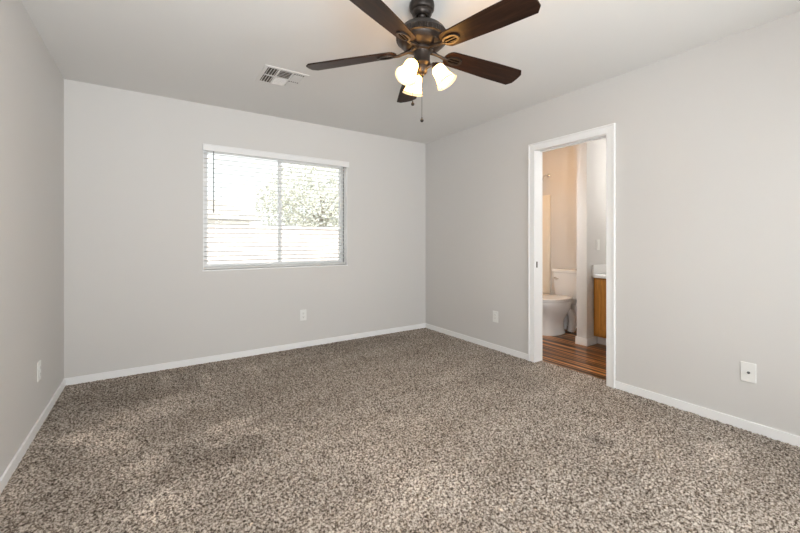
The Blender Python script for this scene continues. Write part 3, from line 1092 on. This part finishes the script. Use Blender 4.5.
for yy in (-0.15, 0.15):
    bm = bmesh.new()
    add_lathe(bm, [(0, 0.02), (0.03, 0.02), (0.045, -0.02), (0.065, -0.10), (0.062, -0.10), (0, -0.03)], 28, Matrix.Translation((-0.11, yy, 0)))
    o = obj('lamp_shade', bm, M['vanity_glass'], vl, smooth=True)
    bm = bmesh.new()
    add_tube(bm, [(-0.02, yy, 0.0), (-0.07, yy, 0.03), (-0.11, yy, 0.02)], 0.009, 10)
    obj('arm', bm, M['brass'], vl, smooth=True)

# ------------------------------------------------------------------ outside the window
struct('ground', boxes((-25, 30, YB + T, 45, -0.35, -0.25)), M['gravel'], 'pale gravel yard outside the window', 'ground')
fe = thing('block_fence', 'pale pink block wall across the yard outside the window', 'fence', (0, 12.5, -0.25))
bm = bmesh.new()
for r_ in range(9):
    off = 0.2 if r_ % 2 else 0.0
    for k in range(-45, 55):
        add_x = k * 0.4 + off
        if -9 < add_x < 14:
            x0, x1, z0, z1 = add_x + 0.004, add_x + 0.396, r_ * 0.2 + 0.004, r_ * 0.2 + 0.196
            vs8 = [bm.verts.new(p) for p in ((x0, 0, z0), (x1, 0, z0), (x1, 0, z1), (x0, 0, z1), (x0, 0.18, z0), (x1, 0.18, z0), (x1, 0.18, z1), (x0, 0.18, z1))]
            for f in ((0, 1, 2, 3), (5, 4, 7, 6), (4, 0, 3, 7), (1, 5, 6, 2), (3, 2, 6, 7), (4, 5, 1, 0)):
                bm.faces.new([vs8[i] for i in f])
add_box(bm, -9, 14.4, 0.01, 0.17, 0.0, 1.795)
obj('blocks', bm, M['block'], fe)
bm = boxes((-9, 14.4, -0.02, 0.20, 1.80, 1.87))
obj('cap', bm, M['block'], fe)

tr = thing('yard_tree', 'loose green tree beyond the block wall outside the window', 'tree', (6.4, 16.0, -0.25))
bm = bmesh.new()
add_tube(bm, [(0, 0, 0), (0.05, 0, 1.2), (-0.05, 0.05, 2.2), (0.1, 0, 3.4)], [0.16, 0.13, 0.10, 0.05], 10)
for k in range(9):
    a = k * 2.4
    add_tube(bm, [(0, 0, 1.5 + 0.12 * k), (0.7 * math.cos(a), 0.7 * math.sin(a), 2.2 + 0.14 * k), (1.5 * math.cos(a), 1.5 * math.sin(a), 2.7 + 0.16 * k)], [0.05, 0.035, 0.012], 6)
obj('trunk', bm, M['bark'], tr)
rng = random.Random(7)
verts, faces = [], []
for k in range(9000):
    while True:
        p = Vector((rng.uniform(-1, 1), rng.uniform(-1, 1), rng.uniform(-1, 1)))
        if 0.25 < p.length < 1:
            break
    p = Vector((p.x * 2.9, p.y * 2.4, 3.0 + p.z * 2.2))
    u = Vector((rng.gauss(0, 1), rng.gauss(0, 1), rng.gauss(0, 1))).normalized()
    w = u.orthogonal().normalized()
    l_, wd = rng.uniform(0.06, 0.12), rng.uniform(0.03, 0.05)
    i = len(verts)
    verts += [p - u * l_, p + w * wd, p + u * l_, p - w * wd]
    faces.append((i, i + 1, i + 2, i + 3))
me = bpy.data.meshes.new('foliage')
me.from_pydata([tuple(v) for v in verts], [], faces)
me.materials.append(M['leaf'])
o = bpy.data.objects.new('foliage', me)
o.parent = tr
C.objects.link(o)

ho = thing('neighbor_house', 'tan house with a sloping roof beyond the block wall', 'house', (0.5, 22.0, -0.25))
bm = boxes((-4, 4, 0, 7, 0, 2.5))
obj('wall', bm, M['stucco'], ho)
b = bmesh.new()
pr = [(-4.6, 2.72), (0.0, 4.25), (4.6, 2.72), (4.6, 2.55), (-4.6, 2.55)]
v0 = [b.verts.new((x, -0.5, z)) for x, z in pr]
v1 = [b.verts.new((x, 7.5, z)) for x, z in pr]
for i in range(5):
    b.faces.new((v0[i], v0[(i + 1) % 5], v1[(i + 1) % 5], v1[i]))
b.faces.new(v0)
b.faces.new(v1[::-1])
bmesh.ops.recalc_face_normals(b, faces=b.faces)
obj('roof', b, M['rooftile'], ho)
